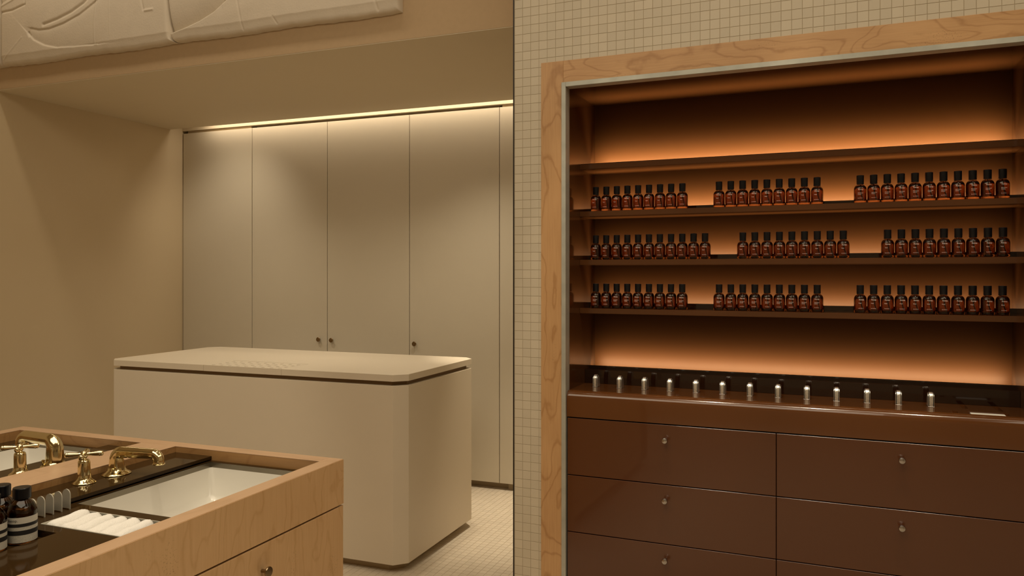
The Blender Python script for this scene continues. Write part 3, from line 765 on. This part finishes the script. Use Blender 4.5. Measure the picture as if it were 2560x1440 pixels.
# brass taps
def spout_thing(side, label):
    bx, by, bz = -1.818, 1.622, .8412
    t = thing('basin_spout', label, 'tap', FA, ((bx if side == 0 else 2 * -1.938 - bx), by, bz), 'polished brass taps of the washstand')
    fl = [(0, 0), (.034, 0), (.0352, .0012), (.0345, .0032), (.0300, .0055), (.0255, .0085), (.0222, .0130), (.0205, .0190), (0, .0195)]
    part('base_flange', mirx(lathe(bmesh.new(), fl, bx, by, bz, 40, sx=1.0, sy=1.12), side), M['brass'], t, smooth=True, sharp=50)
    sc, phi = ((1.0, R(10)), (1.2, R(6)))[side]
    path, rad = [], []
    for k in range(5): path.append((0, 0, .012 + k * .007)); rad.append((.0225 - .0006 * k, .0190 - .0005 * k))
    cr = .020; zc = .042
    for k in range(1, 9):
        a = PI / 2 * k / 8; path.append((cr - cr * math.cos(a), 0, zc + cr * math.sin(a) * .95)); rad.append((.0201 - .0006 * k, .0170 - .0004 * k))
    for k in range(1, 9): path.append((cr + .094 * k / 8, 0, zc + cr * .95)); rad.append((.0150 - .00018 * k, .0138 - .0001 * k))
    ex, ez = path[-1][0], path[-1][2]
    for k in range(1, 9):
        a = PI / 2 * k / 8; path.append((ex + .018 * math.sin(a), 0, ez - .018 * (1 - math.cos(a)))); rad.append((.0136 + .0001 * k, .0137 + .0001 * k))
    ex, ez = path[-1][0], path[-1][2]
    path.append((ex, 0, ez - .005)); rad.append((.0144, .0144))
    path.append((ex, 0, ez - .0085)); rad.append((.0154, .0154))
    T4 = Matrix.Translation((bx, by, bz)) @ Matrix.Rotation(phi, 4, 'Z') @ Matrix.Scale(sc, 4)
    def put(bm): bmesh.ops.transform(bm, matrix=T4, verts=bm.verts); return mirx(bm, side)
    sh = lambda a: 1 + .045 * math.cos(6 * a)
    part('spout', put(sweep(bmesh.new(), path, rad, seg=36, shape=sh)), M['brass'], t, smooth=True, sharp=60)
    part('outlet_ring', put(lathe(bmesh.new(), [(.011, 0), (.0158, 0), (.0168, .001), (.0168, .0022), (.0155, .0032), (.011, .0032), (.011, 0)], ex, 0, ez - .0105, 32)), M['brass'], t, smooth=True, sharp=50)
    part('pop_up_rod', mirx(lathe(bmesh.new(), [(0, 0), (.0035, 0), (.0035, .010), (.0050, .0115), (.0050, .0145), (.0025, .016), (0, .016)], bx + .014, by - .026, bz + .0065, 16), side), M['brass'], t, smooth=True)
    return t
spout_thing(0, 'polished brass fluted spout over the right-hand basin of the washstand')
spout_thing(1, 'polished brass fluted spout over the left-hand basin, behind the middle rail')
def cross_tap(bx, by, bz, rot, label, group='polished brass taps of the washstand'):
    t = thing('cross_tap', label, 'tap', FA, (bx, by, bz), group)
    pr = [(0, 0), (.0275, 0), (.0290, .0010), (.0287, .0028), (.0248, .0052), (.0196, .0090), (.0168, .0145), (.0158, .0230), (.0150, .0540), (.0142, .0590), (.0118, .0620), (.0070, .0635), (0, .0637)]
    part('valve_body', lathe(bmesh.new(), pr, bx, by, bz, 40), M['brass'], t, smooth=True, sharp=50)
    hub = [(0, .0630), (.0068, .0632), (.0058, .0655), (.0078, .0680), (.0084, .0720), (.0084, .0800), (.0070, .0830), (.0040, .0850), (0, .0856)]
    h = part('handle_hub', lathe(bmesh.new(), hub, bx, by, bz, 24), M['brass'], t, smooth=True, sharp=50)
    for k in range(4):
        a = rot + k * PI / 2; d = Vector((math.cos(a), math.sin(a), 0)); c = Vector((bx, by, bz + .0765))
        rs = [(.005, .0048), (.010, .0042), (.017, .0048), (.027, .0061), (.035, .0070), (.0385, .0073), (.0400, .0065), (.0415, .0070), (.0440, .0066), (.0460, .0045), (.0468, .0018)]
        part('handle_arm', sweep(bmesh.new(), [c + d * s for s, _ in rs], [r for _, r in rs], seg=18), M['brass'], t, smooth=True, sharp=60)
    return t
cross_tap(-1.8200, 1.5200, .8412, R(-50), 'polished brass cross-handle tap beside the right-hand spout')
cross_tap(-2.0610, 1.5180, .8412, R(-46), 'polished brass cross-handle tap behind the middle rail')

# towel tray and rolled towels
tr = thing('towel_tray', 'steel tray sunk into the dark deck, holding rolled white towels', 'tray', FA, (-1.5275, 1.32, .790))
x0, x1, y0, y1 = -1.6495, -1.4055, 1.2640, 1.3760
part('tray_floor', B(x0, x1, y0, y1, .786, .788), M['satin'], tr)
for a in ((x0, x0 + .0025, y0, y1), (x1 - .0025, x1, y0, y1), (x0 + .0025, x1 - .0025, y0, y0 + .0025), (x0 + .0025, x1 - .0025, y1 - .0025, y1)):
    part('tray_wall', B(*a, .788, zl + .0012, bev=.0004), M['satin'], tr)
def towel(i, xc, label):
    t = thing('rolled_towel', label, 'towel', FA, (xc, 1.318, .7922), 'rolled white towels in the steel tray')
    bm = bmesh.new(); n = 44; L = 16; r0 = .0188
    rings = []
    for k in range(L + 1):
        y = 1.2695 + k * (.0930 / L); e = min(k, L - k) / 1.5; sc = 1 - .10 * math.exp(-e * 2.2)
        ring = []
        for q in range(n):
            a = 2 * PI * q / n; r = r0 * sc * (1 + .03 * math.sin(3 * a + i * 2) + .05 * math.exp(-((a - 1.2 - .2 * i) / .16) ** 2)) + random.gauss(0, .00028)
            ring.append(bm.verts.new((xc + r * math.cos(a) * 1.04, y + random.gauss(0, .0003),   .7912 + .0182 + .0060 * k / L + (.003 if i == 0 else 0) + r * math.sin(a) * 1.10 + .001 * math.sin(k * .6 + i))))
        rings.append(ring)
    for a, b in zip(rings, rings[1:]):
        for q in range(n): bm.faces.new((a[q], a[(q + 1) % n], b[(q + 1) % n], b[q]))
    # spiral ends
    for ring, yy, s in ((rings[0], -.002, 1), (rings[-1], .002, -1)):
        prev = ring
        for fr, dy in ((.80, .0015), (.72, -.0025), (.55, .001), (.45, -.002), (.25, .0)):
            cx = sum(v.co.x for v in ring) / n; cz = sum(v.co.z for v in ring) / n
            nr = [bm.verts.new((cx + (v.co.x - cx) * fr, v.co.y + (dy if s < 0 else -dy), cz + (v.co.z - cz) * fr)) for v in ring]
            for q in range(n): bm.faces.new((prev[q], prev[(q + 1) % n], nr[(q + 1) % n], nr[q]))
            prev = nr
        bm.faces.new(prev)
    bmesh.ops.recalc_face_normals(bm, faces=bm.faces)
    part('roll', bm, M['towel'], t, smooth=True, sharp=80)
TL = ['rolled white towel at the left end of the steel tray', 'rolled white towel, second from left in the steel tray', 'rolled white towel, third from left in the steel tray', 'rolled white towel, third from right in the steel tray', 'rolled white towel, second from right in the steel tray', 'rolled white towel at the right end of the tray, against the rim']
for i in range(6): towel(i, -1.6265 + i * .0398, TL[i])

# steel tabs
names = ['nearest the cross-handle tap', 'second from the cross-handle tap', 'middle of the row of five', 'fourth from the cross-handle tap', 'partly hidden behind the front bottle']
proto = None
for i in range(5):
    y = 1.3690 - i * .0222
    lab = 'upright rounded steel tab, %s' % names[i]
    if proto is None:
        proto = thing('steel_tab', lab, 'tab', FA, (-1.6975, y, zl), 'upright rounded steel tabs beside the amber bottles')
        w_ = .0126; hh = .0480; o_ = [(-w_, 0), (w_, 0), (w_, hh - w_)] + [(w_ * math.cos(PI * k / 14), hh - w_ + w_ * math.sin(PI * k / 14)) for k in range(1, 14)] + [(-w_, hh - w_)]
        bm = bmesh.new(); cx, cy, cz = -1.6975, y, zl + .0002
        f = [bm.verts.new((cx + a, cy - .0011, cz + b)) for a, b in o_]; bkk = [bm.verts.new((cx + a, cy + .0011, cz + b)) for a, b in o_]
        bm.faces.new(f); bm.faces.new(bkk[::-1])
        for k in range(len(o_)): bm.faces.new((f[k], bkk[k], bkk[(k + 1) % len(o_)], f[(k + 1) % len(o_)]))
        bmesh.ops.recalc_face_normals(bm, faces=bm.faces)
        part('blade', bm, M['satin'], proto)
        part('foot', B(cx - w_ * .8, cx + w_ * .8, cy - .003, cy + .003, cz, cz + .0025, bev=.0004), M['knob_bronze'], proto)
    else: dup(proto, FA @ Matrix.Translation((-1.6975, y, zl)), lab)

# amber lotion bottles
def lotion_proto(loc, label):
    t = thing('lotion_bottle', label, 'bottle', FA, loc, 'amber lotion bottles in the washstand recess')
    x, y, z = loc; r = .0292
    g_ = [(0, 0), (r - .003, 0), (r - .0006, .0012), (r, .004), (r, .0685), (r - .0012, .0745), (r - .005, .0820), (r - .0105, .0885), (.0150, .0925), (.0135, .0950), (.0135, .0975), (0, .0975)]
    part('glass_body', lathe(bmesh.new(), g_, x, y, z, 56), M['dark_amber'], t, smooth=True, sharp=60)
    li = [(0, .004), (r - .005, .0045), (r - .0030, .008), (r - .0030, .066), (r - .006, .0760), (r - .010, .0800), (0, .0800)]
    part('lotion', lathe(bmesh.new(), li, x, y, z, 40), M['lotion'], t, smooth=True, sharp=60)
    cpp = [(0, .0958), (.0172, .0958), (.0178, .0966), (.0178, .1178), (.0168, .1192), (0, .1194)]
    bm = lathe(bmesh.new(), cpp, x, y, z, 64)
    for v in bm.verts:
        dx, dy = v.co.x - x, v.co.y - y
        if math.hypot(dx, dy) > .0175:
            q = round(math.atan2(dy, dx) / (2 * PI / 64)) % 2; s = .985 if q else 1.0; v.co.x = x + dx * s; v.co.y = y + dy * s
    part('cap', bm, M['cap'], t, smooth=True, sharp=25)
    # paper label wrapped round the body, open at one side
    rl = r + .00025; z0, z1 = .0055, .0600; a0, a1 = R(-255), R(62); n = 72
    bm = bmesh.new(); uv = bm.loops.layers.uv.new('UVMap')
    lo, hi, ang = [], [], []
    for k in range(n + 1):
        a = a0 + (a1 - a0) * k / n; ang.append((a - a0) * rl * 1000)
        lo.append(bm.verts.new((x + rl * math.cos(a), y + rl * math.sin(a), z + z0))); hi.append(bm.verts.new((x + rl * math.cos(a), y + rl * math.sin(a), z + z1)))
    for k in range(n):
        fc = bm.faces.new((lo[k], lo[k + 1], hi[k + 1], hi[k]))
        for lp, (u, v) in zip(fc.loops, ((ang[k], 0), (ang[k + 1], 0), (ang[k + 1], (z1 - z0) * 1000), (ang[k], (z1 - z0) * 1000))): lp[uv].uv = (u, v)
    lb = part('paper_label', bm, M['label'], t, smooth=True)
    for b0, b1 in ((.0218, .0317), (.0393, .0464)):
        bm = bmesh.new(); lo, hi = [], []
        rb = rl + .00012
        for k in range(n + 1):
            a = a0 + .03 + (a1 - a0 - .06) * k / n
            lo.append(bm.verts.new((x + rb * math.cos(a), y + rb * math.sin(a), z + b0))); hi.append(bm.verts.new((x + rb * math.cos(a), y + rb * math.sin(a), z + b1)))
        for k in range(n): bm.faces.new((lo[k], lo[k + 1], hi[k + 1], hi[k]))
        part('printed_band', bm, M['black_ink'], lb, smooth=True)
    bm = text_bm([('Aesop.', .0080, -.0215, .0510)], rl + .0002)
    bmesh.ops.transform(bm, matrix=Matrix.Translation((x, y, z)) @ Matrix.Rotation(R(36), 4, 'Z'), verts=bm.verts)
    part('lettering', bm, M['black_ink'], lb)
    return t
b1 = (-1.6215, 1.1990, .8127)
lotion_proto(b1, 'amber lotion bottle with black cap, rightmost of three on the washstand')
lotion_proto((b1[0] - .0600, b1[1] - .003, b1[2]), 'amber lotion bottle at the left picture edge, behind the other two') 
lotion_proto((b1[0] - .0055, b1[1] - .0655, b1[2]), 'amber lotion bottle nearest the camera, partly cut by the left picture edge')
